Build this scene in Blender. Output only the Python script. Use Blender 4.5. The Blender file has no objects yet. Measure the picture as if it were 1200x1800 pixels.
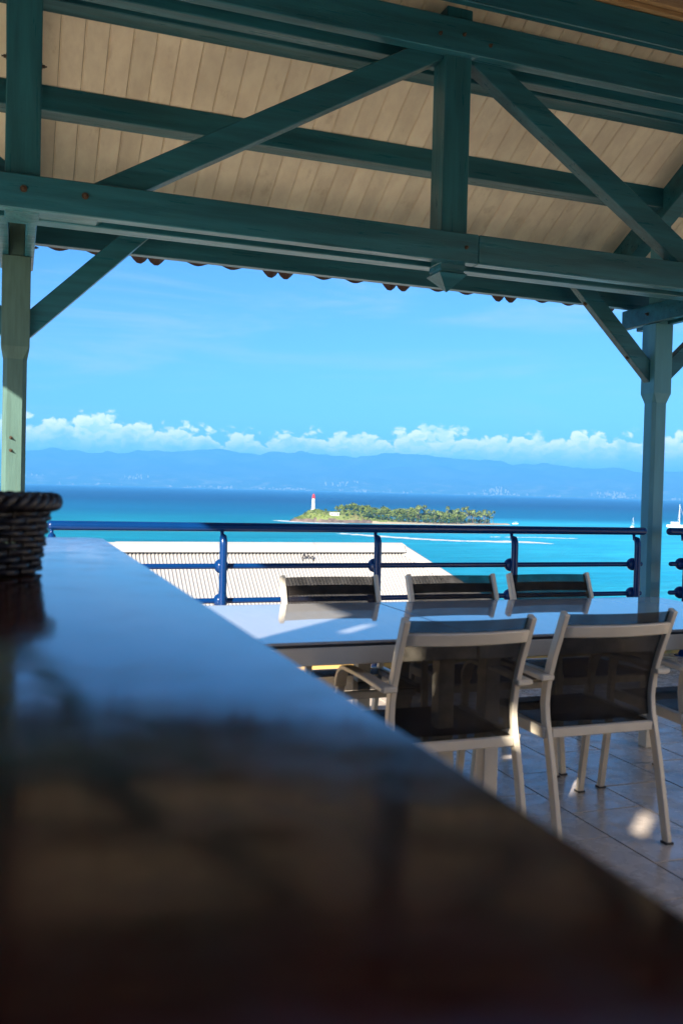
import bpy, bmesh, math, random
from mathutils import Vector, Matrix, noise

SC = bpy.context.scene
COL = SC.collection
R = math.radians
random.seed(7)

# ------------------------------------------------------------------ camera
EYE = Vector((0.0, 0.0, 1.27))
TH = R(19.86); PITCH = math.atan(38.5 / 1589.0); ROLL = math.atan(0.0252)
FWD = Vector((math.sin(TH) * math.cos(PITCH), math.cos(TH) * math.cos(PITCH), -math.sin(PITCH)))
RT0 = Vector((math.cos(TH), -math.sin(TH), 0)); UP0 = RT0.cross(FWD)
RT = RT0 * math.cos(ROLL) + UP0 * math.sin(ROLL)
UP = UP0 * math.cos(ROLL) - RT0 * math.sin(ROLL)
cd = bpy.data.cameras.new('camera'); cam = bpy.data.objects.new('camera', cd); COL.objects.link(cam)
m = Matrix((RT, UP, -FWD)).transposed().to_4x4(); m.translation = EYE
cam.matrix_world = m
cd.sensor_fit = 'VERTICAL'; cd.sensor_height = 36.0; cd.lens = 36.0 * 1589.0 / 1800.0
cd.clip_start = 0.02; cd.clip_end = 90000
cd.dof.use_dof = True; cd.dof.focus_distance = 9.0; cd.dof.aperture_fstop = 4.3
SC.camera = cam

# ------------------------------------------------------------------ light
SUN = Vector((1.0, 0.95, -0.68)).normalized()          # the way the light travels
SUN_EL = math.asin(-SUN.z); SUN_AZ = math.atan2(-SUN.x, -SUN.y)
sd = bpy.data.lights.new('sun', 'SUN'); sd.energy = 5.0; sd.angle = R(0.53); sd.color = (1.0, 0.90, 0.75)
sun = bpy.data.objects.new('sun', sd); COL.objects.link(sun)
sun.rotation_euler = SUN.to_track_quat('-Z', 'Y').to_euler(); sun.location = (-20, -9, 14)
SC.view_settings.view_transform = 'Standard'; SC.view_settings.look = 'None'
SC.view_settings.gamma = 1.0; SC.view_settings.use_curve_mapping = False
SC.view_settings.exposure = 1.75
SC.cycles.use_denoising = True
SC.cycles.max_bounces = 10; SC.cycles.diffuse_bounces = 5; SC.cycles.glossy_bounces = 4
SC.cycles.transparent_max_bounces = 12; SC.cycles.volume_bounces = 0
SC.cycles.sample_clamp_indirect = 6.0
SC.cycles.caustics_reflective = False; SC.cycles.caustics_refractive = False


class NT:
    """tiny node-graph writer"""
    def __init__(s, tree):
        s.t = tree; s.n = tree.nodes; s.l = tree.links
    def add(s, typ, **kw):
        n = s.n.new(typ)
        for k, v in kw.items(): setattr(n, k, v)
        return n
    def put(s, sock, v):
        if v is None: return
        if hasattr(v, 'default_value') or hasattr(v, 'is_linked'): s.l.new(v, sock)
        else:
            try: sock.default_value = v
            except Exception: sock.default_value = tuple(v) + (1.0,)
    def math(s, op, a, b=None, c=None, clamp=False):
        n = s.add('ShaderNodeMath', operation=op, use_clamp=clamp)
        for i, v in enumerate((a, b, c)): s.put(n.inputs[i], v)
        return n.outputs[0]
    def vmath(s, op, a, b=None):
        n = s.add('ShaderNodeVectorMath', operation=op)
        s.put(n.inputs[0], a); s.put(n.inputs[1], b)
        return n.outputs['Value'] if op in ('LENGTH', 'DOT_PRODUCT') else n.outputs[0]
    def comb(s, x, y, z):
        n = s.add('ShaderNodeCombineXYZ')
        for i, v in enumerate((x, y, z)): s.put(n.inputs[i], v)
        return n.outputs[0]
    def sep(s, v):
        n = s.add('ShaderNodeSeparateXYZ'); s.put(n.inputs[0], v); return n.outputs
    def noise(s, vec, scale, detail=4, rough=0.55, lac=2.0, dist=0.0):
        n = s.add('ShaderNodeTexNoise')
        if vec is not None: s.put(n.inputs['Vector'], vec)
        s.put(n.inputs['Scale'], scale); s.put(n.inputs['Detail'], detail); s.put(n.inputs['Roughness'], rough)
        s.put(n.inputs['Lacunarity'], lac); s.put(n.inputs['Distortion'], dist)
        return n.outputs['Fac']
    def ramp(s, v, a, b, lo=0.0, hi=1.0, smooth=True):
        n = s.add('ShaderNodeMapRange'); n.interpolation_type = 'SMOOTHSTEP' if smooth else 'LINEAR'
        for i, x in enumerate((v, a, b, lo, hi)): s.put(n.inputs[i], x)
        return n.outputs[0]
    def mix(s, f, a, b, mode='MIX'):
        n = s.add('ShaderNodeMix'); n.data_type = 'RGBA'; n.blend_type = mode
        s.put(n.inputs[0], f)
        for sock, v in ((n.inputs[6], a), (n.inputs[7], b)):
            if isinstance(v, (tuple, list)): v = tuple(v)[:3] + (1.0,)
            s.put(sock, v)
        return n.outputs[2]
    def bump(s, h, strength, dist):
        n = s.add('ShaderNodeBump'); s.put(n.inputs['Strength'], strength); s.put(n.inputs['Distance'], dist)
        s.put(n.inputs['Height'], h); return n.outputs[0]


# ------------------------------------------------------------------ world: Nishita sky with a bank of cumulus low on the horizon
W = bpy.data.worlds.new('World'); SC.world = W; W.use_nodes = True
g = NT(W.node_tree); g.n.clear()
sky = g.add('ShaderNodeTexSky', sky_type='NISHITA')
sky.sun_disc = False; sky.sun_elevation = SUN_EL; sky.sun_rotation = SUN_AZ % (2 * math.pi)
sky.altitude = 40; sky.air_density = 1.0; sky.dust_density = 0.6; sky.ozone_density = 1.6
skyc = g.mix(1.0, sky.outputs[0], (0.37, 0.755, 1.25), 'MULTIPLY')
d = g.add('ShaderNodeTexCoord').outputs['Generated']
dx, dy, dz = g.sep(d)[0:3]
az = g.math('ARCTAN2', dx, dy)
el = g.math('ARCSINE', dz)
p2 = g.comb(az, g.math('MULTIPLY', el, 1.35), 0.0)
top = g.noise(g.comb(az, 3.1, 0.0), 6.5, 3, 0.55)
top2 = g.noise(g.comb(az, 9.7, 0.0), 22.0, 2, 0.5)
hgt = g.math('ADD', g.math('MULTIPLY', top, 0.050), g.math('ADD', g.math('MULTIPLY', top2, 0.022), 0.0315))
def vor(vec, scale):
    n = g.add('ShaderNodeTexVoronoi'); n.voronoi_dimensions = '2D'; n.feature = 'F1'; g.put(n.inputs['Vector'], vec); n.inputs['Scale'].default_value = scale
    return g.math('SUBTRACT', 0.72, g.math('MULTIPLY', n.outputs['Distance'], n.outputs['Distance']))
def puff(vec):
    a_ = g.math('ADD', g.math('MULTIPLY', vor(vec, 38.0), 0.55), g.math('MULTIPLY', vor(vec, 100.0), 0.30))
    return g.math('ADD', a_, g.math('MULTIPLY', g.noise(vec, 210.0, 4, 0.62), 0.22))
wob = g.add('ShaderNodeTexNoise', noise_dimensions='2D'); g.put(wob.inputs['Vector'], p2); wob.inputs['Scale'].default_value = 70.0; wob.inputs['Detail'].default_value = 4
pw = g.vmath('ADD', p2, g.vmath('MULTIPLY', g.vmath('SUBTRACT', wob.outputs['Color'], (0.5, 0.5, 0.5)), (0.016, 0.014, 0.0)))
bil = puff(pw); bil2 = puff(g.vmath('ADD', pw, (-0.0030, 0.0045, 0.0)))
edge = g.math('ADD', g.math('SUBTRACT', hgt, el), g.math('MULTIPLY', g.math('SUBTRACT', bil, 0.62), 0.050))
dens = g.ramp(edge, -0.002, 0.0055)
holes = g.ramp(g.noise(p2, 24.0, 3, 0.6), 0.32, 0.50)
lowfade = g.ramp(el, 0.030, 0.056)
lit = g.ramp(g.math('SUBTRACT', bil, bil2), -0.10, 0.06)
rim = g.ramp(edge, 0.002, 0.022, 1.0, 0.30)
hl = g.math('MULTIPLY', g.math('ADD', g.math('MULTIPLY', lit, 0.50), g.math('MULTIPLY', rim, 0.62)), g.math('ADD', g.math('MULTIPLY', lowfade, 0.75), 0.25), None, True)
ccol = g.mix(hl, (0.34, 0.56, 0.82), (1.0, 0.90, 0.84))
cf = g.math('MULTIPLY', g.math('MULTIPLY', dens, g.math('ADD', g.math('MULTIPLY', holes, 0.50), 0.50)), g.ramp(el, 0.020, 0.050, 0.55, 0.97))
wis = g.ramp(g.noise(g.comb(az, g.math('MULTIPLY', el, 7.0), 1.7), 3.2, 6, 0.62, 2.0, 0.6), 0.42, 0.74, 0.0, 0.36)
wis = g.math('MULTIPLY', wis, g.ramp(el, 0.03, 0.12))
bgs = g.add('ShaderNodeBackground'); g.put(bgs.inputs['Color'], skyc); bgs.inputs['Strength'].default_value = 0.050
bgw = g.add('ShaderNodeBackground'); bgw.inputs['Color'].default_value = (0.80, 0.88, 0.95, 1); bgw.inputs['Strength'].default_value = 0.30
bgc = g.add('ShaderNodeBackground'); g.put(bgc.inputs['Color'], ccol); bgc.inputs['Strength'].default_value = 0.76
mx0 = g.add('ShaderNodeMixShader'); g.put(mx0.inputs[0], wis); g.l.new(bgs.outputs[0], mx0.inputs[1]); g.l.new(bgw.outputs[0], mx0.inputs[2])
mx1 = g.add('ShaderNodeMixShader'); g.put(mx1.inputs[0], cf); g.l.new(mx0.outputs[0], mx1.inputs[1]); g.l.new(bgc.outputs[0], mx1.inputs[2])
wo = g.add('ShaderNodeOutputWorld'); g.l.new(mx1.outputs[0], wo.inputs['Surface'])


# ------------------------------------------------------------------ helpers
def pix(x, y):
    """direction of a point of the photograph (used to survey the place)"""
    return FWD + RT * ((x - 600) / 1589.0) - UP * ((y - 900) / 1589.0)

def on_z(z, x, y):
    v = pix(x, y); return EYE + v * ((z - EYE.z) / v.z)

class MB:
    def __init__(s): s.v = []; s.f = []
    def add(s, vs, fs):
        o = len(s.v); s.v += [tuple(p) for p in vs]; s.f += [tuple(i + o for i in q) for q in fs]; return s
    def box(s, a, b):
        x0, y0, z0 = a; x1, y1, z1 = b
        return s.add([(x0, y0, z0), (x1, y0, z0), (x1, y1, z0), (x0, y1, z0), (x0, y0, z1), (x1, y0, z1), (x1, y1, z1), (x0, y1, z1)],
                     [(0, 3, 2, 1), (4, 5, 6, 7), (0, 1, 5, 4), (1, 2, 6, 5), (2, 3, 7, 6), (3, 0, 4, 7)])
    def prism(s, poly, axis, a, b):
        """poly: 2d outline in the two other axes (x: (y,z), y: (x,z), z: (x,y))"""
        def P(u, v, w): return {'x': (w, u, v), 'y': (u, w, v), 'z': (u, v, w)}[axis]
        n = len(poly)
        vs = [P(u, v, a) for u, v in poly] + [P(u, v, b) for u, v in poly]
        fs = [tuple(range(n))[::-1], tuple(range(n, 2 * n))] + [(i, (i + 1) % n, n + (i + 1) % n, n + i) for i in range(n)]
        return s.add(vs, fs)
    def tube(s, pts, rad, n=12, caps=True):
        pts = [Vector(p) for p in pts]; rads = rad if isinstance(rad, (list, tuple)) else [rad] * len(pts)
        rings = []; ref = None
        for i, p in enumerate(pts):
            t = (pts[min(i + 1, len(pts) - 1)] - pts[max(i - 1, 0)]).normalized()
            if ref is None:
                ref = Vector((0, 0, 1)) if abs(t.z) < 0.9 else Vector((1, 0, 0))
            a = t.cross(ref).normalized(); b = a.cross(t).normalized(); ref = b
            rings.append([p + (a * math.cos(2 * math.pi * k / n) + b * math.sin(2 * math.pi * k / n)) * rads[i] for k in range(n)])
        vs = [q for r_ in rings for q in r_]; fs = []
        for i in range(len(pts) - 1):
            for k in range(n):
                fs.append((i * n + k, i * n + (k + 1) % n, (i + 1) * n + (k + 1) % n, (i + 1) * n + k))
        if caps:
            fs.append(tuple(range(n))[::-1]); fs.append(tuple((len(pts) - 1) * n + k for k in range(n)))
        return s.add(vs, fs)
    def ball(s, c, r, n=16, m_=10, sz=1.0):
        vs = []; fs = []
        for i in range(m_ + 1):
            t = math.pi * i / m_
            for k in range(n):
                q = 2 * math.pi * k / n
                vs.append((c[0] + r * math.sin(t) * math.cos(q), c[1] + r * math.sin(t) * math.sin(q), c[2] + r * sz * math.cos(t)))
        for i in range(m_):
            for k in range(n):
                fs.append((i * n + k, (i + 1) * n + k, (i + 1) * n + (k + 1) % n, i * n + (k + 1) % n))
        return s.add(vs, fs)
    def lathe(s, c, prof, n=24):
        vs = []; fs = []
        for r_, z in prof:
            for k in range(n):
                q = 2 * math.pi * k / n; vs.append((c[0] + r_ * math.cos(q), c[1] + r_ * math.sin(q), c[2] + z))
        for i in range(len(prof) - 1):
            for k in range(n): fs.append((i * n + k, i * n + (k + 1) % n, (i + 1) * n + (k + 1) % n, (i + 1) * n + k))
        fs.append(tuple(range(n))[::-1]); fs.append(tuple((len(prof) - 1) * n + k for k in range(n)))
        return s.add(vs, fs)
    def bar(s, p0, p1, w, h, side=(0, 1, 0)):
        """rectangular bar p0-p1; w measured along 'side', h across"""
        p0, p1 = Vector(p0), Vector(p1); t = (p1 - p0).normalized()
        a = Vector(side); a = (a - t * a.dot(t)).normalized(); b = t.cross(a)
        vs = [p + a * (i * w / 2) + b * (j * h / 2) for p in (p0, p1) for i, j in ((-1, -1), (1, -1), (1, 1), (-1, 1))]
        return s.add(vs, [(0, 1, 2, 3), (7, 6, 5, 4), (0, 4, 5, 1), (1, 5, 6, 2), (2, 6, 7, 3), (3, 7, 4, 0)])
    def sweep(s, path, w, t):
        """path [(x,y,z)] in a plane x=const; rectangle w along x, t in the plane"""
        P = [Vector(p) for p in path]; rings = []
        for i, p in enumerate(P):
            d_ = (P[min(i + 1, len(P) - 1)] - P[max(i - 1, 0)]).normalized()
            nrm = Vector((0, -d_.z, d_.y)); ax = Vector((1, 0, 0))
            rings.append([p + ax * (w / 2 * i_) + nrm * (t / 2 * j_) for i_, j_ in ((-1, -1), (1, -1), (1, 1), (-1, 1))])
        vs = [q for r_ in rings for q in r_]; fs = [(0, 1, 2, 3), tuple(len(vs) - 4 + k for k in (3, 2, 1, 0))]
        for i in range(len(P) - 1):
            for k in range(4): fs.append((i * 4 + k, (i + 1) * 4 + k, (i + 1) * 4 + (k + 1) % 4, i * 4 + (k + 1) % 4))
        return s.add(vs, fs)
    def mesh(s, name, mat=None, bevel=0.0, smooth=False, seg=1):
        me = bpy.data.meshes.new(name); me.from_pydata(s.v, [], s.f)
        bm = bmesh.new(); bm.from_mesh(me)
        bmesh.ops.recalc_face_normals(bm, faces=bm.faces)
        if bevel:
            es = [e for e in bm.edges if len(e.link_faces) == 2 and e.calc_face_angle(0) > 0.5]
            bmesh.ops.bevel(bm, geom=es, offset=bevel, segments=seg, affect='EDGES', profile=0.6)
        for f in bm.faces: f.smooth = smooth
        bm.to_mesh(me); bm.free()
        if mat: me.materials.append(mat)
        return me
    def build(s, name, mat, parent=None, bevel=0.0, smooth=False, loc=None, seg=1):
        return link(name, s.mesh(name, mat, bevel, smooth, seg), parent, loc)

def link(name, me, parent=None, loc=None):
    o = bpy.data.objects.new(name, me); COL.objects.link(o)
    if parent: o.parent = parent
    if loc is not None: o.location = loc
    return o

def tag(o, label=None, cat=None, group=None, kind=None):
    for k, v in (('label', label), ('category', cat), ('group', group), ('kind', kind)):
        if v: o[k] = v
    return o

def thing(name, label, cat, loc=(0, 0, 0), rz=0.0, group=None):
    o = bpy.data.objects.new(name, None); COL.objects.link(o); o.location = loc; o.rotation_euler = (0, 0, rz)
    o.empty_display_size = 0.2
    return tag(o, label, cat, group)

def copy_tree(o, parent=None):
    c = o.copy(); COL.objects.link(c); c.parent = parent
    for ch in list(o.children): copy_tree(ch, c)
    return c

def smooth_by_angle(o, ang=40):
    me = o.data; bm = bmesh.new(); bm.from_mesh(me)
    for f in bm.faces: f.smooth = True
    for e in bm.edges:
        e.smooth = not (len(e.link_faces) == 2 and e.calc_face_angle(0) > R(ang))
    bm.to_mesh(me); bm.free(); return o


# ------------------------------------------------------------------ materials
MATS = {}
def mat(name, col, rough=0.5, spec=0.5, var=0.12, scale=4.0, stretch=(1, 1, 1), bump=0.0, bscale=40.0, bdist=0.002, metal=0.0, dirt=None, rvar=0.0, coord='Object', tint=0.0):
    M_ = bpy.data.materials.new(name); M_.use_nodes = True
    q = NT(M_.node_tree); b = q.n['Principled BSDF']
    co = q.add('ShaderNodeTexCoord').outputs[coord]
    info = q.add('ShaderNodeObjectInfo')
    v = q.vmath('MULTIPLY', co, stretch)
    v = q.vmath('ADD', v, q.comb(q.math('MULTIPLY', info.outputs['Random'], 37.0), q.math('MULTIPLY', info.outputs['Random'], 11.0), 0.0))
    n1 = q.noise(v, scale, 6, 0.6)
    c = q.mix(q.ramp(n1, 0.25, 0.75), tuple(x * (1 - var) for x in col), tuple(min(1, x * (1 + var)) for x in col))
    if tint:
        k = q.math('ADD', q.math('MULTIPLY', info.outputs['Random'], 2 * tint), 1 - tint)
        c = q.mix(1.0, c, q.comb(k, k, k), 'MULTIPLY')
    if dirt:
        dn = q.noise(v, dirt[1], 8, 0.65)
        c = q.mix(q.ramp(dn, dirt[2], dirt[2] + 0.14, 0.0, dirt[3]), c, dirt[0])
    q.put(b.inputs['Base Color'], c)
    b.inputs['Roughness'].default_value = rough; b.inputs['Specular IOR Level'].default_value = spec; b.inputs['Metallic'].default_value = metal
    if rvar: q.put(b.inputs['Roughness'], q.ramp(q.noise(v, scale * 2.3, 5, 0.6), 0.3, 0.7, max(0, rough - rvar), rough + rvar))
    if bump: q.put(b.inputs['Normal'], q.bump(q.noise(v, bscale, 5, 0.6), bump, bdist))
    MATS[name] = M_
    return M_

POSTB = mat('blue_teal_post_paint', (0.085, 0.27, 0.33), 0.36, 0.5, 0.12, 3.0, (4, 4, 0.6), 0.25, 40, 0.0015)
TEAL = mat('teal_paint', (0.018, 0.118, 0.155), 0.36, 0.45, 0.30, 2.2, (0.5, 7, 7), 0.6, 22, 0.0022, dirt=((0.012, 0.040, 0.045), 4.0, 0.60, 0.55), rvar=0.1)
TEALV = mat('teal_paint_upright', (0.018, 0.118, 0.150), 0.36, 0.45, 0.30, 2.2, (7, 7, 0.5), 0.6, 22, 0.0022, dirt=((0.012, 0.040, 0.045), 4.0, 0.60, 0.55), rvar=0.1)
TEALB = mat('weathered_teal_paint', (0.076, 0.148, 0.130), 0.5, 0.4, 0.16, 6.0, (6, 6, 0.6), 0.5, 30, 0.002, dirt=((0.10, 0.14, 0.10), 5.0, 0.60, 0.5))
BOARD = mat('white_ceiling_board', (0.93, 0.80, 0.62), 0.55, 0.35, 0.12, 2.5, (3, 0.7, 3), 0.3, 30, 0.0012, dirt=((0.46, 0.34, 0.21), 2.0, 0.58, 0.38), tint=0.08)
RAWW = mat('raw_timber', (0.36, 0.23, 0.11), 0.7, 0.3, 0.25, 6, (1, 12, 12), 0.3, 40, 0.002)
STEEL = mat('rusty_bolt', (0.10, 0.07, 0.05), 0.55, 0.5, 0.4, 60, metal=0.6)
SHEET = mat('terracotta_roof_sheet', (0.105, 0.045, 0.038), 0.7, 0.3, 0.2, 3, dirt=((0.12, 0.07, 0.06), 4, 0.55, 0.6))
BLUE = mat('blue_railing_paint', (0.001, 0.030, 0.135), 0.24, 0.35, 0.08, 12, bump=0.08, bscale=60, bdist=0.001)
FRAME = mat('champagne_aluminium', (0.66, 0.59, 0.475), 0.38, 0.5, 0.05, 9, rvar=0.06)
FRAMET = mat('champagne_table_frame', (0.74, 0.67, 0.55), 0.4, 0.5, 0.05, 6, rvar=0.06)
TILE = mat('grey_floor_tile', (0.53, 0.46, 0.40), 0.26, 0.5, 0.13, 5.0, bump=0.12, bscale=18, bdist=0.0015, rvar=0.10, tint=0.07, dirt=((0.22, 0.19, 0.17), 7.0, 0.62, 0.4))
GROUT = mat('dark_grout', (0.10, 0.09, 0.085), 0.9, 0.2, 0.2, 20)
PAVE = mat('pale_terrace', (0.86, 0.74, 0.57), 0.6, 0.3, 0.12, 1.5)
OCHRE = mat('ochre_render', (0.60, 0.40, 0.14), 0.85, 0.2, 0.12, 5, bump=0.4, bscale=90, bdist=0.002)
CREAM = mat('cream_bounce_render', (0.84, 0.72, 0.55), 0.85, 0.2, 0.06, 3)
WHITEW = mat('white_render', (0.72, 0.70, 0.66), 0.8, 0.2, 0.06, 3)
TOWNW = mat('pale_town_render', (0.30, 0.29, 0.27), 0.8, 0.2, 0.2, 0.01)
DARKW = mat('dark_bar_wood', (0.10, 0.06, 0.035), 0.5, 0.4, 0.25, 3, (1, 1, 8))
WICKER = mat('dark_wicker', (0.008, 0.005, 0.007), 0.5, 0.5, 0.45, 30, bump=0.5, bscale=120, bdist=0.002)
ROOFW = mat('white_roof_metal', (0.37, 0.35, 0.33), 0.45, 0.4, 0.05, 0.5, dirt=((0.50, 0.42, 0.34), 0.35, 0.60, 0.35))
CAPW = mat('white_ridge_metal', (0.38, 0.36, 0.335), 0.5, 0.4, 0.05, 0.6)
DARKM = mat('dark_wire', (0.03, 0.03, 0.035), 0.5, 0.5, 0.1, 5)
BOATW = mat('white_gelcoat', (0.82, 0.82, 0.80), 0.25, 0.5, 0.03, 1)
GLASSD = mat('dark_window', (0.03, 0.04, 0.05), 0.1, 0.6, 0.1, 1)
REDP = mat('red_lantern_paint', (0.62, 0.03, 0.025), 0.4, 0.4, 0.1, 1)
TRUNK = mat('palm_trunk', (0.17, 0.13, 0.09), 0.9, 0.2, 0.25, 1)
ROCK = mat('dark_shore_rock', (0.13, 0.095, 0.075), 0.9, 0.2, 0.45, 0.12, bump=0.8, bscale=0.4, bdist=1.0)
SAND = mat('pale_coral_sand', (0.36, 0.30, 0.20), 0.9, 0.2, 0.1, 0.1)
FOAM = mat('sea_foam', (0.42, 0.44, 0.45), 0.8, 0.2, 0.08, 0.2)
LEAFA = mat('yellow_green_foliage', (0.115, 0.155, 0.028), 0.7, 0.25, 0.35, 0.25, tint=0.22)
LEAFB = mat('deep_green_foliage', (0.045, 0.085, 0.022), 0.7, 0.25, 0.35, 0.25, tint=0.22)
PALM = mat('palm_frond', (0.105, 0.135, 0.035), 0.6, 0.3, 0.35, 0.3, tint=0.2)
SOIL = mat('dry_hillside', (0.16, 0.15, 0.07), 0.95, 0.2, 0.35, 0.05)
LAWN = mat('island_grass', (0.14, 0.17, 0.045), 0.9, 0.2, 0.35, 0.05, dirt=((0.26, 0.19, 0.09), 0.03, 0.52, 0.7))

def mirror_mat(name, col, rough, coat, var, bscale, bstr, stint=(1.0, 1.0, 1.0), ior=1.58):
    M_ = bpy.data.materials.new(name); M_.use_nodes = True
    q = NT(M_.node_tree); b = q.n['Principled BSDF']
    co = q.add('ShaderNodeTexCoord').outputs['Object']
    n1 = q.noise(q.vmath('MULTIPLY', co, (4.0, 0.7, 1.0)), 5.0, 7, 0.65, 2.0, 0.6)
    q.put(b.inputs['Base Color'], q.mix(q.ramp(n1, 0.3, 0.7), tuple(x * (1 - var) for x in col), tuple(x * (1 + var) for x in col)))
    sm = q.noise(co, 9.0, 5, 0.7)
    q.put(b.inputs['Roughness'], q.ramp(sm, 0.35, 0.75, rough, rough * 2.2))
    b.inputs['IOR'].default_value = ior; b.inputs['Specular Tint'].default_value = stint + (1.0,); b.inputs['Coat Weight'].default_value = coat; b.inputs['Coat Roughness'].default_value = rough
    q.put(b.inputs['Normal'], q.bump(q.noise(co, bscale, 3, 0.5), bstr, 0.0006))
    return M_
COUNTER = mirror_mat('lacquered_bar_top', (0.050, 0.006, 0.0010), 0.085, 0.0, 0.35, 4.0, 0.06, (0.48, 0.62, 0.8), 1.60)
GLASST = mirror_mat('grey_glass_table_top', (0.42, 0.42, 0.43), 0.018, 0.0, 0.03, 1.5, 0.02)

def mesh_fabric():
    M_ = bpy.data.materials.new('black_sling_mesh'); M_.use_nodes = True
    q = NT(M_.node_tree); b = q.n['Principled BSDF']; out = q.n['Material Output']
    co = q.add('ShaderNodeTexCoord').outputs['Object']
    n1 = q.noise(q.vmath('MULTIPLY', co, (6, 1, 6)), 3.0, 4, 0.6)
    q.put(b.inputs['Base Color'], q.mix(n1, (0.010, 0.008, 0.009), (0.017, 0.014, 0.014)))
    b.inputs['Roughness'].default_value = 0.6; b.inputs['Specular IOR Level'].default_value = 0.2
    tr = q.add('ShaderNodeBsdfTransparent'); mx = q.add('ShaderNodeMixShader')
    q.put(mx.inputs[0], q.ramp(n1, 0.3, 0.7, 0.64, 0.73)); q.l.new(tr.outputs[0], mx.inputs[1]); q.l.new(b.outputs[0], mx.inputs[2])
    q.l.new(mx.outputs[0], out.inputs['Surface'])
    return M_
SLING = mesh_fabric()

def sea_mat():
    M_ = bpy.data.materials.new('lagoon_water'); M_.use_nodes = True
    q = NT(M_.node_tree); b = q.n['Principled BSDF']
    pos = q.add('ShaderNodeNewGeometry').outputs['Position']
    x, y, z = q.sep(pos)[0:3]
    big = q.noise(pos, 0.0016, 5, 0.6)
    mid = q.noise(q.vmath('MULTIPLY', pos, (1, 2.2, 1)), 0.006, 5, 0.6)
    dist = q.math('ADD', q.math('MULTIPLY', x, 0.10), y)
    dist = q.math('ADD', dist, q.math('MULTIPLY', q.math('SUBTRACT', big, 0.5), 700.0))
    lagoon = q.mix(q.ramp(mid, 0.3, 0.7), (0.002, 0.170, 0.25), (0.006, 0.225, 0.30))
    right = q.ramp(q.math('SUBTRACT', x, q.math('MULTIPLY', y, 0.30)), -60.0, 320.0)
    lagoon = q.mix(right, lagoon, q.mix(q.ramp(mid, 0.3, 0.7), (0.014, 0.31, 0.48), (0.03, 0.39, 0.55)))
    outer = q.mix(q.ramp(big, 0.3, 0.7), (0.002, 0.095, 0.20), (0.003, 0.125, 0.25))
    deep = q.mix(q.ramp(q.noise(q.vmath('MULTIPLY', pos, (0.3, 1, 1)), 0.0012, 4, 0.6), 0.3, 0.7), (0.001, 0.045, 0.13), (0.002, 0.060, 0.16))
    c = q.mix(q.ramp(dist, 980.0, 1550.0), lagoon, outer)
    c = q.mix(q.ramp(dist, 1500.0, 2900.0), c, deep)
    rip = q.noise(q.vmath('MULTIPLY', pos, (0.16, 1.0, 1)), 0.085, 6, 0.68, 2.0, 0.4)
    rp2 = q.noise(q.vmath('MULTIPLY', pos, (0.22, 1.0, 1)), 0.42, 5, 0.7)
    kk = q.math('MULTIPLY', q.ramp(rip, 0.28, 0.72, 0.78, 1.22, False), q.ramp(rp2, 0.28, 0.72, 0.84, 1.16, False))
    c = q.mix(1.0, c, q.comb(kk, kk, kk), 'MULTIPLY')
    caps = q.noise(q.vmath('MULTIPLY', pos, (0.5, 1.0, 1)), 0.045, 5, 0.7)
    c = q.mix(q.ramp(caps, 0.755, 0.80, 0.0, 0.7), c, (0.75, 0.8, 0.82))
    q.put(b.inputs['Base Color'], c)
    b.inputs['Roughness'].default_value = 0.42; b.inputs['IOR'].default_value = 1.33; b.inputs['Specular IOR Level'].default_value = 0.10
    w1 = q.noise(q.vmath('MULTIPLY', pos, (0.35, 1.0, 1.0)), 0.22, 4, 0.62, 2.0, 0.3)
    w2 = q.noise(q.vmath('MULTIPLY', pos, (0.4, 1.0, 1.0)), 1.1, 3, 0.6)
    q.put(b.inputs['Normal'], q.bump(q.math('ADD', w1, q.math('MULTIPLY', w2, 0.22)), 1.0, 2.6))
    return M_

def mountain_mat():
    M_ = bpy.data.materials.new('forested_mountain'); M_.use_nodes = True
    q = NT(M_.node_tree); b = q.n['Principled BSDF']
    pos = q.add('ShaderNodeNewGeometry').outputs['Position']
    z = q.sep(pos)[2]
    n1 = q.noise(pos, 0.0012, 6, 0.65)
    field = q.ramp(q.noise(pos, 0.0030, 5, 0.6), 0.50, 0.66)
    low = q.ramp(z, 30.0, 380.0, 1.0, 0.0)
    c = q.mix(q.ramp(n1, 0.3, 0.7), (0.022, 0.045, 0.02), (0.06, 0.085, 0.035))
    c = q.mix(q.math('MULTIPLY', q.math('MULTIPLY', field, low), 0.75), c, (0.24, 0.24, 0.13))
    q.put(b.inputs['Base Color'], c); b.inputs['Roughness'].default_value = 0.95; b.inputs['Specular IOR Level'].default_value = 0.1
    return M_

# ------------------------------------------------------------------ sea, mountains, hill, haze
SEA_Z = -38.73
o = MB().add([(-42000, -3000, SEA_Z), (42000, -3000, SEA_Z), (42000, 33000, SEA_Z), (-42000, 33000, SEA_Z)], [(0, 1, 2, 3)]).build('sea', sea_mat())
tag(o, kind='structure')

def interp(tab, x):
    if x <= tab[0][0]: return tab[0][1]
    for (a, va), (b, vb) in zip(tab, tab[1:]):
        if x <= b: return va + (vb - va) * (x - a) / (b - a)
    return tab[-1][1]

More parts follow.
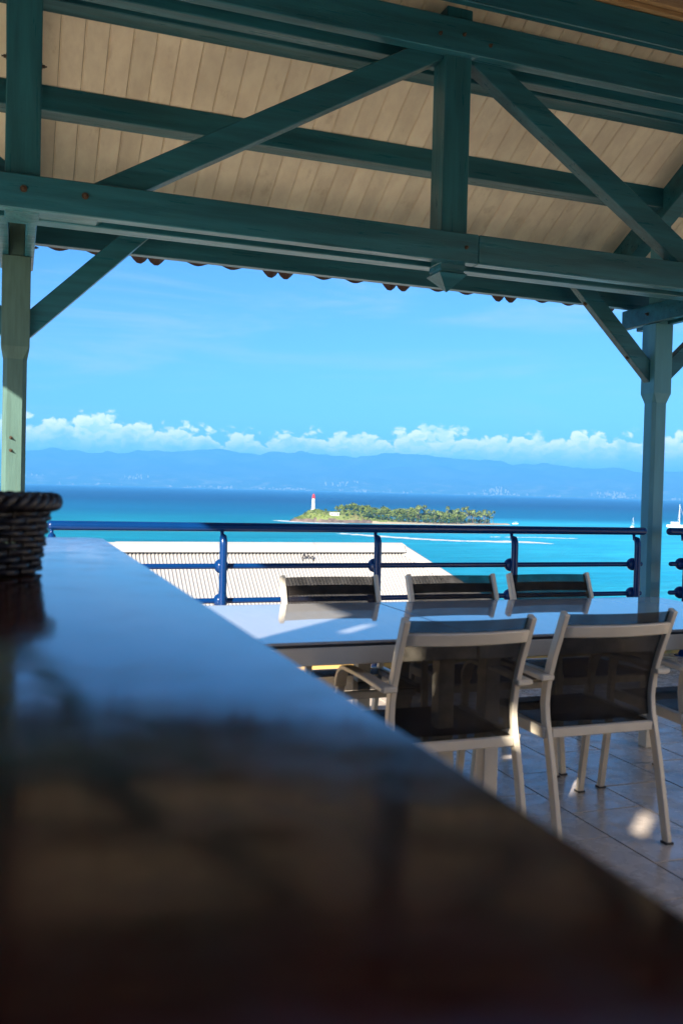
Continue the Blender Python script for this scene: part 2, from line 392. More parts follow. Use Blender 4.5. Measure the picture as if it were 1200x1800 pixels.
PEAK = [(-34, 560), (-20, 640), (-6, 760), (-1, 800), (2, 940), (5, 880), (8, 980), (11, 1040), (15, 1090), (18, 1080), (19.5, 960), (21, 1060), (24, 1120),
        (27, 1010), (30, 940), (33, 860), (36, 800), (38, 760), (41, 720), (50, 640), (65, 520)]
mb = MB(); NA, NR = 330, 34
for i in range(NA + 1):
    a_deg = -34 + 99 * i / NA; a = R(a_deg)
    pk = interp(PEAK, a_deg)
    for j in range(NR + 1):
        t = j / NR
        r_ = 19900 + 250 * noise.noise(Vector((a_deg * 0.35, 3.3, 0))) + 6600 * t
        s_ = t * t * (3 - 2 * t); s_ = 0.35 * t + 0.65 * s_
        p = Vector((math.sin(a) * r_, math.cos(a) * r_, 0))
        rid = 1 - abs(noise.fractal(p * 0.00042, 0.9, 2.1, 5))
        fine = noise.fractal(p * 0.0011 + Vector((9, 2, 0)), 0.9, 2.1, 4)
        h = pk * s_ * (0.80 + 0.26 * rid) + fine * 95 * min(1, t * 3) + (4 if j else -8)
        mb.v.append((p.x, p.y, SEA_Z + max(h, -8)))
for i in range(NA):
    for j in range(NR):
        k = i * (NR + 1) + j; mb.f.append((k, k + NR + 1, k + NR + 2, k + 1))
MTOP = max(v[2] for v in mb.v)
o = mb.build('mountains', mountain_mat(), smooth=True); tag(o, kind='structure')

# pale far-off coastal towns: too many and too small to count
mb = MB()
TOWNS = [(60, 30, 835, 6), (240, 28, 838, 12), (390, 32, 0, 30), (500, 45, 0, 46), (330, 60, 0, 14), (600, 30, 848, 14), (630, 24, 0, 12), (150, 60, 0, 14), (700, 60, 0, 10),
         (868, 26, 862, 30), (890, 30, 0, 14), (820, 60, 0, 10), (960, 50, 0, 12), (1075, 32, 868, 26), (1090, 30, 0, 16), (1180, 20, 0, 10)]
for cx, sp, yy, n in TOWNS:
    for _ in range(n):
        x = random.gauss(cx, sp * 0.5)
        sh_y = 851 + 0.0252 * (x - 50)
        up = random.uniform(0, 5) if not yy else max(0, sh_y - yy + random.gauss(0, 2.5))
        v = pix(x, sh_y); v.z = 0; v.normalize()
        r_ = 19960 + up * 60
        z = SEA_Z + 4 + up * r_ / 1589.0
        c = Vector((v.x * r_, v.y * r_, z)); w = random.uniform(10, 30); hh = random.uniform(4, 11)
        mb.box((c.x - w / 2, c.y - w / 2, c.z - 45), (c.x + w / 2, c.y + w / 2, c.z + hh))
o = mb.build('coastal_town', TOWNW); tag(o, 'tiny hazy white buildings scattered along the far mountain shore', 'town', kind='stuff')

# the hillside this side drops to the shore
mb = MB(); xs = [-400, -120, -60, -30, -12, 0, 12, 30, 60, 120, 400]; ys = [(-400, -0.6), (-40, -0.55), (-12, -0.5), (6.4, -0.5), (6.45, -3.2), (10, -4.2), (22, -9.0), (34, -12.5), (60, -25.0), (95, -37.0), (120, -42.0)]
for y, z in ys:
    for x in xs: mb.v.append((x, y, z + (1.2 * noise.noise(Vector((x * 0.05, y * 0.05, 0))) if y > 8 else 0)))
for i in range(len(ys) - 1):
    for j in range(len(xs) - 1):
        k = i * len(xs) + j; mb.f.append((k, k + 1, k + 1 + len(xs), k + len(xs)))
o = mb.build('hillside', SOIL); tag(o, kind='structure')

# air
hz = bpy.data.materials.new('sea_haze'); hz.use_nodes = True; q = NT(hz.node_tree); q.n.clear()
pv = q.add('ShaderNodeVolumePrincipled'); pv.inputs['Color'].default_value = (0.11, 0.47, 1.0, 1); pv.inputs['Density'].default_value = 8.2e-5
pv.inputs['Anisotropy'].default_value = 0.0
ho = q.add('ShaderNodeOutputMaterial'); q.l.new(pv.outputs[0], ho.inputs['Volume'])
o = MB().box((-43000, -3100, -44.0), (43000, 34000, MTOP + 12.0)).build('haze', hz); tag(o, 'pale blue sea air between the terrace and the far mountains', 'haze', kind='stuff')
# HAZE-END

# ------------------------------------------------------------------ island
ILU = Vector((1.0, -0.10, 0)).normalized(); ILV = Vector((0.10, 1.0, 0)).normalized()
IL0 = Vector((319, 1072, SEA_Z))                     # western tip
def isl(u, v, z=0.0): return IL0 + ILU * u + ILV * v + Vector((0, 0, z))
ILEN = 292.0
def half_w(u):
    t = u / ILEN
    return 34 * max(0.0, min(1, t / 0.16)) ** 0.6 * max(0.0, 1 - max(0, t - 0.80) / 0.20) ** 0.75 + 0.5
def isl_h(u, v):
    w = half_w(u); e = max(0.0, 1 - (abs(v) / w) ** 2.2)
    hill = 8.6 * math.exp(-((u - 31) / 17) ** 2) + 8.0 * math.exp(-((u - 76) / 30) ** 2) + 3.2 * math.exp(-((u - 120) / 60) ** 2) + 2.2
    hill *= max(0.05, min(1, u / 26.0)) if u < 26 else 1
    if u > 110: hill = hill * max(0.0, 1 - (u - 110) / 90) + 1.6 * min(1, (u - 110) / 90)
    cliff = (2.6 if u < 75 else 2.6 * max(0, 1 - (u - 75) / 25)) * min(1, u / 8 + 0.2)
    return (cliff if abs(v) < w * 0.98 else 0) + hill * e ** 0.8 + 0.6 * noise.noise(Vector((u * 0.12, v * 0.12, 5)))
mb = MB(); NU, NV = 90, 30
for i in range(NU + 1):
    u = ILEN * i / NU
    for j in range(NV + 1):
        s_ = -1.12 + 2.24 * j / NV
        v = s_ * half_w(u) + 1.6 * noise.noise(Vector((u * 0.2, j * 0.6, 1)))
        z = isl_h(u, v) if abs(s_) < 1 else -1.2
        mb.v.append(tuple(isl(u, v, z)))
for i in range(NU):
    for j in range(NV):
        k = i * (NV + 1) + j; mb.f.append((k, k + NV + 1, k + NV + 2, k + 1))
isl_me = mb.mesh('island', LAWN, smooth=True)
isl_me.materials.append(ROCK); isl_me.materials.append(SAND)
for p in isl_me.polygons:
    c = p.center - IL0; u = c.dot(ILU); h = c.z; steep = p.normal.z
    if h < 4.2 and u < 98: p.material_index = 1
    elif h < 2.2 and u >= 98: p.material_index = 2
o = link('island', isl_me); tag(o, kind='structure')
# sand spit with its low beach
mb = MB(); n = 40
for i in range(n + 1):
    u = 96 + 196 * i / n; c = -half_w(min(u, ILEN)) * 0.92 if u < 215 else -half_w(215) * 0.92 * max(0, 1 - (u - 215) / 60) - 3
    w = (4.2 if u < 215 else 4.2 + 3.5 * math.sin(math.pi * (u - 215) / 67)) * min(1, (n - i) / 8 + 0.04) * (0.3 + 0.7 * min(1, (u - 96) / 60))
    for s_, z in ((-1.0, -0.4), (-0.5, 0.9), (0.5, 1.1), (1.0, -0.4)): mb.v.append(tuple(isl(u, c - 3 + s_ * w, z)))
for i in range(n):
    for j in range(3):
        k = i * 4 + j; mb.f.append((k, k + 4, k + 5, k + 1))
o = mb.build('beach', SAND, smooth=True); tag(o, kind='structure')

def leaf_crown(rx, rz, n, size, seed, lobes=7):
    rnd = random.Random(seed); mb = MB(); cs = []
    for _ in range(lobes):
        a = rnd.uniform(0, 6.283); d_ = rnd.uniform(0.15, 0.62) * rx
        cs.append((Vector((math.cos(a) * d_, math.sin(a) * d_, rnd.uniform(-0.35, 0.55) * rz)), rnd.uniform(0.35, 0.6)))
    for _ in range(n):
        c, s_ = rnd.choice(cs)
        dv = Vector((rnd.gauss(0, 1), rnd.gauss(0, 1), rnd.gauss(0, 1))).normalized() * rnd.uniform(0.55, 1.0)
        p = c + Vector((dv.x * rx * s_, dv.y * rx * s_, dv.z * rz * s_ * 1.1))
        nrm = (dv + Vector((rnd.gauss(0, .45), rnd.gauss(0, .45), rnd.gauss(0.25, .45)))).normalized()
        a = nrm.orthogonal().normalized(); b = nrm.cross(a); k = size * rnd.uniform(0.6, 1.35)
        mb.add([p + a * k, p + b * k * 0.7 + nrm * k * 0.15, p - a * k * 0.9, p - b * k * 0.75], [(0, 1, 2, 3)])
    return mb

def tree_proto(name, label, cat, group, rx, rz, h, n, size, seed, m_):
    t = thing(name, label, cat, (0, 0, 0), 0, group)
    mb = MB(); rnd = random.Random(seed + 50)
    mb.tube([(0, 0, -0.6), (0.1, 0.05, h * 0.4), (0.0, 0.15, h * 0.75)], [0.30, 0.22, 0.12], 6)
    for k in range(4):
        a = rnd.uniform(0, 6.28)
        mb.tube([(0.05, 0.08, h * (0.35 + 0.08 * k)), (math.cos(a) * rx * 0.3, math.sin(a) * rx * 0.3, h * (0.55 + 0.08 * k)), (math.cos(a) * rx * 0.55, math.sin(a) * rx * 0.55, h * (0.65 + 0.09 * k))], [0.13, 0.09, 0.04], 5)
    mb.build('trunk', TRUNK, t)
    leaf_crown(rx, rz, n, size, seed).build('crown', m_, t, loc=(0, 0, h * 0.72))
    return t

def palm_proto(h, seed, label, group):
    rnd = random.Random(seed); t = thing('coconut_palm', label, 'palm', (0, 0, 0), 0, group)
    lean = rnd.uniform(0.4, 1.4); la = rnd.uniform(0, 6.28)
    pts = [(math.cos(la) * lean * k * k, math.sin(la) * lean * k * k, -0.6 + (h + .6) * k) for k in (0, .25, .5, .75, 1)]
    MB().tube(pts, [0.27, 0.2, 0.17, 0.15, 0.14], 6).build('trunk', TRUNK, t)
    mb = MB(); top = Vector(pts[-1])
    for k in range(17):
        a = 6.283 * k / 17 + rnd.uniform(-.2, .2); L = rnd.uniform(2.6, 3.5); el_ = rnd.uniform(-0.25, 1.0)
        dv = Vector((math.cos(a), math.sin(a), 0)); sd_ = Vector((-dv.y, dv.x, 0)); P = []
        for s_ in range(5):
            f = s_ / 4; P.append(top + dv * (L * f * (1 - 0.18 * f)) + Vector((0, 0, L * (math.sin(el_) * f - 0.85 * f * f))))
        for s_ in range(4):
            w0, w1 = (0.2, 0.62, 0.72, 0.5, 0.08)[s_], (0.2, 0.62, 0.72, 0.5, 0.08)[s_ + 1]; dr = Vector((0, 0, -0.25))
            mb.add([P[s_], P[s_ + 1], P[s_ + 1] + sd_ * w1 + dr * w1, P[s_] + sd_ * w0 + dr * w0, P[s_ + 1] - sd_ * w1 + dr * w1, P[s_] - sd_ * w0 + dr * w0], [(0, 1, 2, 3), (1, 0, 5, 4)])
    mb.build('crown', PALM, t)
    return t

used = {}
def plant(protos, key, u, v, sc, rz, dz=0.0):
    src = protos[key]
    if key + protos['id'] in used: o_ = copy_tree(src)
    else: o_ = src; used[key + protos['id']] = 1
    o_.location = isl(u, v, max(0.3, isl_h(u, v)) + dz); o_.rotation_euler = (0, 0, rz); o_.scale = (sc, sc, sc * random.uniform(0.88, 1.12))
    return o_

LT = 'rounded leafy tree in the dense green wood on the island'; LD = 'dark green shrub-like tree along the island front edge'; LP = 'coconut palm in the grove at the sandy end of the island'
protos = {'id': 'i'}
for k, (nm, lb, gr, rx, rz, h, mm, sd0) in enumerate([
        ('leafy_tree', LT, 'leafy trees of the island wood', 5.4, 4.2, 8.5, LEAFA, 1), ('leafy_tree', LT, 'leafy trees of the island wood', 4.6, 3.6, 7.0, LEAFB, 2),
        ('leafy_tree', LT, 'leafy trees of the island wood', 6.0, 3.8, 8.0, LEAFA, 3), ('shore_tree', LD, 'dark trees on the island front edge', 4.2, 3.3, 5.0, LEAFB, 4)]):
    protos['t%d' % k] = tree_proto(nm, lb, 'tree', gr, rx, rz, h, 230, 0.75, sd0, mm)
for k in range(3): protos['p%d' % k] = palm_proto((11.5, 13.5, 9.5)[k], 20 + k, LP, 'coconut palms on the island')
rs = random.Random(5)
cnt = 0
for row, vf in enumerate((-0.52, -0.30, -0.05, 0.22, 0.5)):
    u = 64 + rs.uniform(0, 5) + (10 if row == 0 else 0)
    while u < 226:
        v = vf * half_w(u) + rs.uniform(-2.5, 2.5)
        plant(protos, rs.choice(['t0', 't0', 't1', 't2', 't2']), u, v, rs.uniform(0.80, 1.18) * (0.55 if u < 80 else 0.74 if u < 100 else 0.92 if u < 120 else 1) * (1.0 + 0.13 * row), rs.uniform(0, 6.28)); cnt += 1
        u += rs.uniform(6.0, 9.5)
u = 66
while u < 216:
    plant(protos, 't3', u, -0.74 * half_w(u) + rs.uniform(-1.5, 1.5), rs.uniform(0.7, 1.1) * (0.6 if u < 90 else 1), rs.uniform(0, 6.28), -0.3); u += rs.uniform(4.5, 8)
for _ in range(78):
    u = rs.uniform(150, 268) if rs.random() < 0.7 else rs.uniform(210, 271); v = rs.uniform(-0.82, 0.5) * half_w(u)
    plant(protos, 'p%d' % rs.randrange(3), u, v, rs.uniform(1.05, 1.45) * (1 if u < 256 else 0.85), rs.uniform(0, 6.28)); cnt += 1
for u in (206, 212, 219, 226, 231, 236, 240, 245, 250, 254, 259, 263):
    plant(protos, 't3', u, rs.uniform(-0.5, 0.1) * half_w(u), rs.uniform(0.7, 1.0), rs.uniform(0, 6.28), -0.5)
# the few trees that stand out by the lighthouse and house
s = tree_proto('bushy_tree', 'dark bushy tree on the island knoll above the white house', 'tree', None, 3.4, 3.6, 6.0, 200, 0.6, 31, LEAFB); s.location = isl(72, 6, isl_h(72, 6) - 0.3)
s = tree_proto('bushy_tree', 'small brown-green tree left of the white lighthouse', 'tree', None, 1.8, 2.2, 3.4, 120, 0.45, 32, LEAFB); s.location = isl(19, -2, isl_h(19, -2) - 0.3)
s = tree_proto('bushy_tree', 'dark round tree between lighthouse and white house', 'tree', None, 2.4, 2.4, 3.6, 150, 0.5, 33, LEAFB); s.location = isl(44, -8, isl_h(44, -8) - 0.5)
s = tree_proto('bushy_tree', 'tall bushy tree rising behind the white island house', 'tree', None, 2.8, 3.2, 5.5, 170, 0.55, 34, LEAFB); s.location = isl(79, -6, isl_h(79, -6) - 0.3)
# low scrub over the western slope (nobody could count it)
mb = MB()
for _ in range(2600):
    u = rs.uniform(8, 128); v = rs.uniform(-0.93, 0.75) * half_w(u); z = isl_h(u, v)
    if z < 3.0 or (44 < u < 61 and -36 < v < -15 and rs.random() < 0.93): continue
    k = rs.uniform(0.5, 1.25); p = isl(u, v, z + 0.2); a = rs.uniform(0, 6.28)
    dx_ = Vector((math.cos(a), math.sin(a), 0)) * k; up_ = Vector((rs.uniform(-.3, .3), rs.uniform(-.5, .1), rs.uniform(0.6, 1.2))) * k
    mb.add([p - dx_, p + dx_, p + dx_ * 0.6 + up_, p - dx_ * 0.7 + up_ * 0.9], [(0, 1, 2, 3)])
    mb.add([p - dx_ * .6 + up_ * .8, p + dx_ * .6 + up_ * .8, p + dx_ * 0.5 + up_ * .8 + ILV * k, p - dx_ * 0.5 + up_ * .7 + ILV * k], [(0, 1, 2, 3)])
o = mb.build('scrub', LEAFA); tag(o, 'low yellow-green scrub over the slope below the lighthouse', 'scrub', kind='stuff')

# lighthouse
lu, lv = 31.0, 4.0; lz = isl_h(lu, lv)
LH = thing('lighthouse', 'slim white lighthouse with a red lantern on the island point', 'lighthouse', tuple(isl(lu, lv, lz - 0.4))); LH.scale = (1.12, 1.12, 1.06)
smooth_by_angle(MB().lathe((0, 0, 0), [(3.3, -3.0), (3.3, 0.9), (2.15, 1.0), (1.55, 13.3), (1.95, 13.5), (1.95, 13.9)], 20).build('tower', WHITEW, LH))
smooth_by_angle(MB().lathe((0, 0, 0), [(2.25, 13.9), (2.25, 14.15)], 20).build('gallery', REDP, LH))
rl = MB()
for k in range(12):
    a = 6.283 * k / 12; rl.tube([(2.15 * math.cos(a), 2.15 * math.sin(a), 14.15), (2.15 * math.cos(a), 2.15 * math.sin(a), 15.1)], 0.05, 5)
rl.tube([(2.15 * math.cos(6.283 * k / 24), 2.15 * math.sin(6.283 * k / 24), 15.1) for k in range(25)], 0.06, 5)
rl.build('gallery_railing', REDP, LH)
smooth_by_angle(MB().lathe((0, 0, 0), [(1.5, 14.15), (1.45, 17.2)], 16).build('lantern_room', REDP, LH))
smooth_by_angle(MB().lathe((0, 0, 0), [(1.75, 17.2), (1.5, 17.7), (0.8, 18.5), (0.15, 18.9), (0.12, 19.9)], 16).build('lantern_roof', REDP, LH))
for z in (3.5, 8.0):
    MB().box((-0.3, -2.15 + z * 0.045, z), (0.3, -1.75 + z * 0.045, z + 1.0)).build('window', GLASSD, LH)

# keeper's house
HU, HV = 52.0, -21.0
HS = thing('island_house', 'small white flat-roofed house on the island slope beside the lighthouse', 'house', tuple(isl(HU, HV, isl_h(HU, HV) - 0.6)), -0.1)
def wall_with_openings():
    b = MB(); b.box((-5.5, -2.6, 0), (5.5, 2.6, 0.9)).box((-5.5, -2.6, 2.7), (5.5, 2.6, 3.4))
    for a_, c_ in ((-5.5, -4.2), (-2.2, 0.2), (1.7, 2.6), (4.9, 5.5)): b.box((a_, -2.6, 0.9), (c_, 2.6, 2.7))
    return b
wall_with_openings().build('wall', WHITEW, HS)
MB().box((-6.1, -3.2, 3.4), (6.1, 3.2, 3.75)).build('roof', WHITEW, HS)
for a_, c_ in ((-4.2, -2.2), (0.2, 1.7), (2.6, 4.9)): MB().box((a_, -2.2, 0.9), (c_, -2.1, 2.7)).build('window', GLASSD, HS)

# boats
def hull(L, B, D):
    b = MB(); n = 12
    for i in range(n + 1):
        t = i / n; w = B / 2 * (1 - (max(0, t - 0.45) / 0.55) ** 2.2) * (0.82 + 0.18 * min(1, t * 3)); x = -L / 2 + L * t; sh = 0.10 * D * (2 * t - 0.7) ** 2
        for yy, z in ((-w, D + sh), (-w * 0.85, D * 0.35), (-w * 0.35, -0.35 * D), (w * 0.35, -0.35 * D), (w * 0.85, D * 0.35), (w, D + sh)): b.v.append((x, yy, z))
    for i in range(n):
        for j in range(5): k = i * 6 + j; b.f.append((k, k + 6, k + 7, k + 1))
        k = i * 6; b.f.append((k + 5, k + 11, k + 6, k))
    b.f.append((0, 1, 2, 3, 4, 5))
    return b
P = on_z(SEA_Z, 1189, 927)
CT = thing('catamaran', 'large white catamaran with tall bare mast anchored beyond the blue-green post', 'boat', tuple(P), R(-35))
for y in (-5.5, 5.5): hull(27, 3.0, 3.0).build('hull', BOATW, CT, loc=(0, y, 0), smooth=True)
MB().box((-11, -5.2, 2.2), (6, 5.2, 3.0)).build('deck', BOATW, CT, bevel=0.15)
MB().prism([(-9, 3.0), (4.5, 3.0), (2.2, 5.2), (-8, 5.5)], 'y', -4.2, 4.2).build('cabin', BOATW, CT, bevel=0.2)
MB().prism([(-7.5, 3.7), (3.4, 3.7), (2.5, 4.6), (-7.0, 4.7)], 'y', -4.25, 4.25).build('cabin_window', GLASSD, CT)
MB().tube([(3, 0, 3.0), (2.6, 0, 32)], [0.42, 0.26], 8).build('mast', BOATW, CT)
MB().tube([(2.9, 0, 6.6), (-9, 0, 7.0)], [0.45, 0.35], 8).build('boom', BOATW, CT)
MB().tube([(2.65, 0, 30), (13, 0, 3.2)], 0.09, 5).build('stay', BOATW, CT)
for y in (-5.5, 5.5): MB().tube([(2.65, 0, 28), (0.5, y, 3.2)], 0.08, 5).build('stay', BOATW, CT)
P = on_z(SEA_Z, 1111, 928)
SB = thing('sailboat', 'small white sailboat with bare mast beside the blue-green post', 'boat', tuple(P), R(20))
hull(9.5, 3.0, 1.2).build('hull', BOATW, SB, smooth=True)
MB().prism([(-2.4, 1.2), (2.2, 1.2), (1.6, 2.0), (-2.2, 2.1)], 'y', -0.9, 0.9).build('cabin', BOATW, SB, bevel=0.1)
MB().tube([(0.8, 0, 1.2), (0.8, 0, 14.5)], [0.17, 0.10], 7).build('mast', BOATW, SB)
MB().tube([(0.7, 0, 3.0), (-3.2, 0, 3.1)], [0.25, 0.2], 7).build('boom', BOATW, SB)
for x in (4.6, -4.4): MB().tube([(0.8, 0, 14.3), (x, 0, 1.3)], 0.04, 4).build('stay', BOATW, SB)
P = on_z(SEA_Z, 905, 921.5)
MT = thing('motorboat', 'small white motorboat moored off the island sand spit', 'boat', tuple(P), R(-8))
hull(8.5, 2.8, 1.3).build('hull', BOATW, MT, smooth=True)
MB().box((-1.8, -1.0, 2.9), (2.0, 1.0, 3.05)).build('canopy', BOATW, MT)
for x, y in ((-1.6, -.9), (-1.6, .9), (1.8, -.9), (1.8, .9)): MB().tube([(x, y, 1.2), (x, y, 2.95)], 0.05, 5).build('canopy_post', BOATW, MT)

# surf: breaking water on the reef and round the rocks
def surf(name, label, line, wid, n, seed, thick=0.25):
    rnd = random.Random(seed); b = MB()
    for _ in range(n):
        t = rnd.random() * (len(line) - 1); i = min(int(t), len(line) - 2); f = t - i
        c = line[i].lerp(line[i + 1], f); w = (wid[i] + (wid[i + 1] - wid[i]) * f)
        c = c + Vector((rnd.gauss(0, 2.0), rnd.gauss(0, w * 0.42), 0)); L = rnd.uniform(1.5, 8.5) * (0.4 + w / 9); B = rnd.uniform(0.5, 2.4) * (0.3 + w / 9)
        k = 9; vs = [(c.x, c.y, SEA_Z + thick + rnd.uniform(0, .25))]
        for a_ in range(k):
            q_ = 6.283 * a_ / k; rr = rnd.uniform(0.6, 1.15); vs.append((c.x + math.cos(q_) * L * rr, c.y + math.sin(q_) * B * rr, SEA_Z + 0.04))
        b.add(vs, [(0, 1 + a_, 1 + (a_ + 1) % k) for a_ in range(k)])
    o_ = b.build(name, FOAM); tag(o_, label, 'surf', kind='stuff'); return o_
surf('surf', 'white surf breaking on the reef in front of the island', [on_z(SEA_Z, *p) for p in ((600, 938), (648, 941.5), (700, 945), (760, 949), (800, 950.5))], [3, 8, 9, 10, 5], 190, 1)
surf('surf', 'white surf patch on the reef below the sand spit', [on_z(SEA_Z, *p) for p in ((800, 951), (850, 952), (905, 952.5), (955, 955))], [4, 8, 13, 6], 190, 2)
surf('surf', 'thin broken surf lines off the sand spit', [on_z(SEA_Z, *p) for p in ((860, 944), (950, 945), (975, 946), (1020, 947))], [3, 5, 5, 2], 34, 3)
surf('surf', 'white foam breaking around the rocky island tip', [isl(-9, 12), isl(-5, -2), isl(6, -24), isl(30, -42), isl(62, -42)], [7, 9, 9, 6, 4], 240, 4)

# ------------------------------------------------------------------ neighbour's white hip roof below the terrace
NB = thing('white_roofed_building', 'building with a white corrugated metal hip roof beyond the railing', 'building')
RY, RZ, TP = 30.0, -0.73, 0.75
RX0, RX1, RUN = -7.0, 13.17, 6.6
EZ = RZ - TP * RUN
pitch = 0.121
def slope_sheet(x_of, run_at, name):
    pass
# front slope: real trapezoid corrugation running up the slope, trimmed by the hips
mb = MB(); x = RX0 - RUN; prof = [(0.0, 0.0), (0.030, 0.0), (0.042, 0.048), (0.080, 0.048)]
cols = []
while x < RX1 + RUN:
    for dx_, hz_ in prof:
        cols.append((x + dx_, hz_))
    x += pitch
for xx, hz_ in cols:
    s0 = 0.0
    if xx > RX1: s0 = xx - RX1
    if xx < RX0: s0 = RX0 - xx
    s0 = min(s0, RUN)
    nz = hz_ * 0.8; ny = -hz_ * 0.6
    for s_ in (s0, RUN + 0.15):
        mb.v.append((xx, RY - s_ + ny, RZ - TP * s_ + nz))
for i in range(len(cols) - 1):
    k = i * 2; mb.f.append((k, k + 1, k + 3, k + 2))
front = mb.build('roof', ROOFW, NB)
mb = MB()
A, B_ = (RX0, RY, RZ), (RX1, RY, RZ)
c1, c2, c3, c4 = (RX0 - RUN, RY - RUN, EZ), (RX1 + RUN, RY - RUN, EZ), (RX1 + RUN, RY + RUN, EZ), (RX0 - RUN, RY + RUN, EZ)
mb.add([A, B_, c3, c4, c1, c2], [(0, 3, 2, 1), (1, 2, 5), (0, 4, 3)])
mb.build('roof_back_slopes', ROOFW, NB)
def cap(p, q_, w, name, m_=CAPW):
    p, q_ = Vector(p), Vector(q_); t = (q_ - p).normalized(); a = t.cross(Vector((0, 0, 1))).normalized()
    b = MB(); ring = [(-w, -w * 0.42), (-w * 0.5, 0.055), (-0.05, 0.13), (0.05, 0.13), (w * 0.5, 0.055), (w, -w * 0.42)]
    for P_ in (p, q_):
        for u, v in ring: b.v.append(tuple(P_ + a * u + Vector((0, 0, v))))
    b.f += [(j, j + 1, 7 + j, 6 + j) for j in range(5)]
    b.f += [(0, 1, 2, 3, 4, 5), (11, 10, 9, 8, 7, 6)]
    return b.build(name, m_, front)
x = RX0
while x < RX1 - 0.1:
    x2 = min(x + 3.36, RX1); cap((x, RY, RZ + 0.02 * (int(x * 3) % 2)), (x2 + 0.02, RY, RZ + 0.02 * (int(x * 3) % 2)), 0.44, 'ridge_cap'); x = x2
cap(B_, c2, 0.34, 'hip_cap'); cap(B_, c3, 0.34, 'hip_cap'); cap(A, c1, 0.34, 'hip_cap'); cap(A, c4, 0.34, 'hip_cap')
MB().box((RX0 - RUN + 0.6, RY - RUN + 0.6, EZ - 3.4), (RX1 + RUN - 0.6, RY + RUN - 0.6, EZ - 0.02)).build('wall', WHITEW, NB)
for k in range(8):
    xx = RX0 - 4 + k * 4.0; MB().box((xx, RY - RUN + 0.55, EZ - 2.4), (xx + 1.4, RY - RUN + 0.62, EZ - 1.0)).build('window', GLASSD, NB)
mb = MB(); bx = 9.25
for (a_, c_) in (((bx, 0, .2), (bx + .05, 0, .36)), ((bx + .05, 0, .36), (bx + .11, 0, .22)), ((bx + .11, 0, .22), (bx + .2, 0, .30)), ((bx + .2, 0, .30), (bx + .27, 0, .20)), ((bx + .27, 0, .2), (bx + .36, 0, .28)), ((bx + .36, 0, .28), (bx + .4, 0, .1)), ((bx, 0, .2), (bx - .03, 0, .03))):
    mb.tube([(a_[0], RY - 0.62, RZ - 0.55 + a_[2]), (c_[0], RY - 0.62, RZ - 0.55 + c_[2])], 0.022, 5)
mb.build('bent_wire', DARKM, front)

# ------------------------------------------------------------------ terrace floor: slab, tiles, kerb wall, terrace beyond
o = MB().box((-14, -9, -0.45), (14, 6.2, -0.022)).build('terrace', PAVE); tag(o, kind='structure')
fl = MB().box((-0.2, 1.7, -0.020), (6.2, 6.0, -0.012)).build('floor', GROUT); tag(fl, kind='structure')
tw, tl = 0.3335, 0.499
tme = MB().box((-tw / 2 + 0.003, -tl / 2 + 0.003, -0.0115), (tw / 2 - 0.003, tl / 2 - 0.003, 0.0)).mesh('tile', TILE, bevel=0.0015)
ci = 0
for i in range(-8, 11):
    cx = 2.445 + tw * (i + 0.5)
    if not (-0.1 < cx < 6.1): continue
    off = 0.25 if i % 2 == 0 else 0.0
    for j in range(-4, 9):
        cy = 3.05 + off + tl * (j + 0.5) - (tl if off else 0)
        if 1.9 < cy < 5.8:
            t_ = link('tile', tme, fl, (cx, cy, random.uniform(-0.0008, 0.0008))); ci += 1
KW = thing('low_kerb_wall', 'low ochre rendered wall under the blue railing at the terrace edge', 'wall')
MB().box((-9, 6.02, -0.4), (9.5, 6.10, 0.38)).build('wall', OCHRE, KW, bevel=0.006)
MB().box((-9, 6.005, 0.381), (9.5, 6.115, 0.41)).build('coping', OCHRE, KW, bevel=0.006)

# ------------------------------------------------------------------ pavilion
PV = thing('pavilion', 'open blue-green timber pavilion with white boarded roof over the terrace', 'pavilion')
def rooft(y): return 7.30 - 0.5774 * y
def timber(name, a, b, m_=TEAL, bevel=0.005, parent=PV): return MB().box(a, b).build(name, m_, parent, bevel)
bolt_me = None
def bolt(x, y, z, parent, axis='y', r_=0.009):
    b = MB()
    d_ = {'y': Vector((0, -1, 0)), 'x': Vector((-1, 0, 0)), 'X': Vector((1, 0, 0))}[axis]; p = Vector((x, y, z))
    b.tube([p + d_ * -0.002, p + d_ * 0.004], r_ * 1.75, 12); b.tube([p + d_ * 0.003, p + d_ * 0.016], r_, 6); b.tube([p + d_ * 0.015, p + d_ * 0.026], r_ * 0.5, 8)
    return b.build('bolt', STEEL, parent)

# posts (square head, chamfered shaft)
def post(cx, cy, m_):
    b = MB(); w = 0.086; n = 0.072; ch = 0.026
    def ring(h, c_, z): return [(cx - h + c_, cy - h, z), (cx + h - c_, cy - h, z), (cx + h, cy - h + c_, z), (cx + h, cy + h - c_, z), (cx + h - c_, cy + h, z), (cx - h + c_, cy + h, z), (cx - h, cy + h - c_, z), (cx - h, cy - h + c_, z)]
    lv = [(w, 0.006, -0.02), (w, 0.006, 0.30), (n, ch, 0.36), (n, ch, 2.05), (w, 0.004, 2.13), (w, 0.004, 2.695)]
    for h, c_, z in lv: b.v += ring(h, c_, z)
    for i in range(len(lv) - 1):
        for k in range(8): b.f.append((i * 8 + k, i * 8 + (k + 1) % 8, (i + 1) * 8 + (k + 1) % 8, (i + 1) * 8 + k))
    b.f.append(tuple(range(8))[::-1]); b.f.append(tuple(range(len(b.v) - 8, len(b.v))))
    p = b.build('post', m_, PV)
    MB().box((cx - 0.046, cy - 0.070, 2.694), (cx + 0.046, cy + 0.070, rooft(cy) - 0.02)).build('post_tenon', m_, p, 0.004)
    for s_ in (-1, 1):
        MB().box((cx + s_ * 0.0755 - 0.0285, 5.303, 2.70), (cx + s_ * 0.0755 + 0.0285, 6.53, 2.858)).build('cross_plank', TEAL, PV, 0.005)
    return p
PY = 6.188
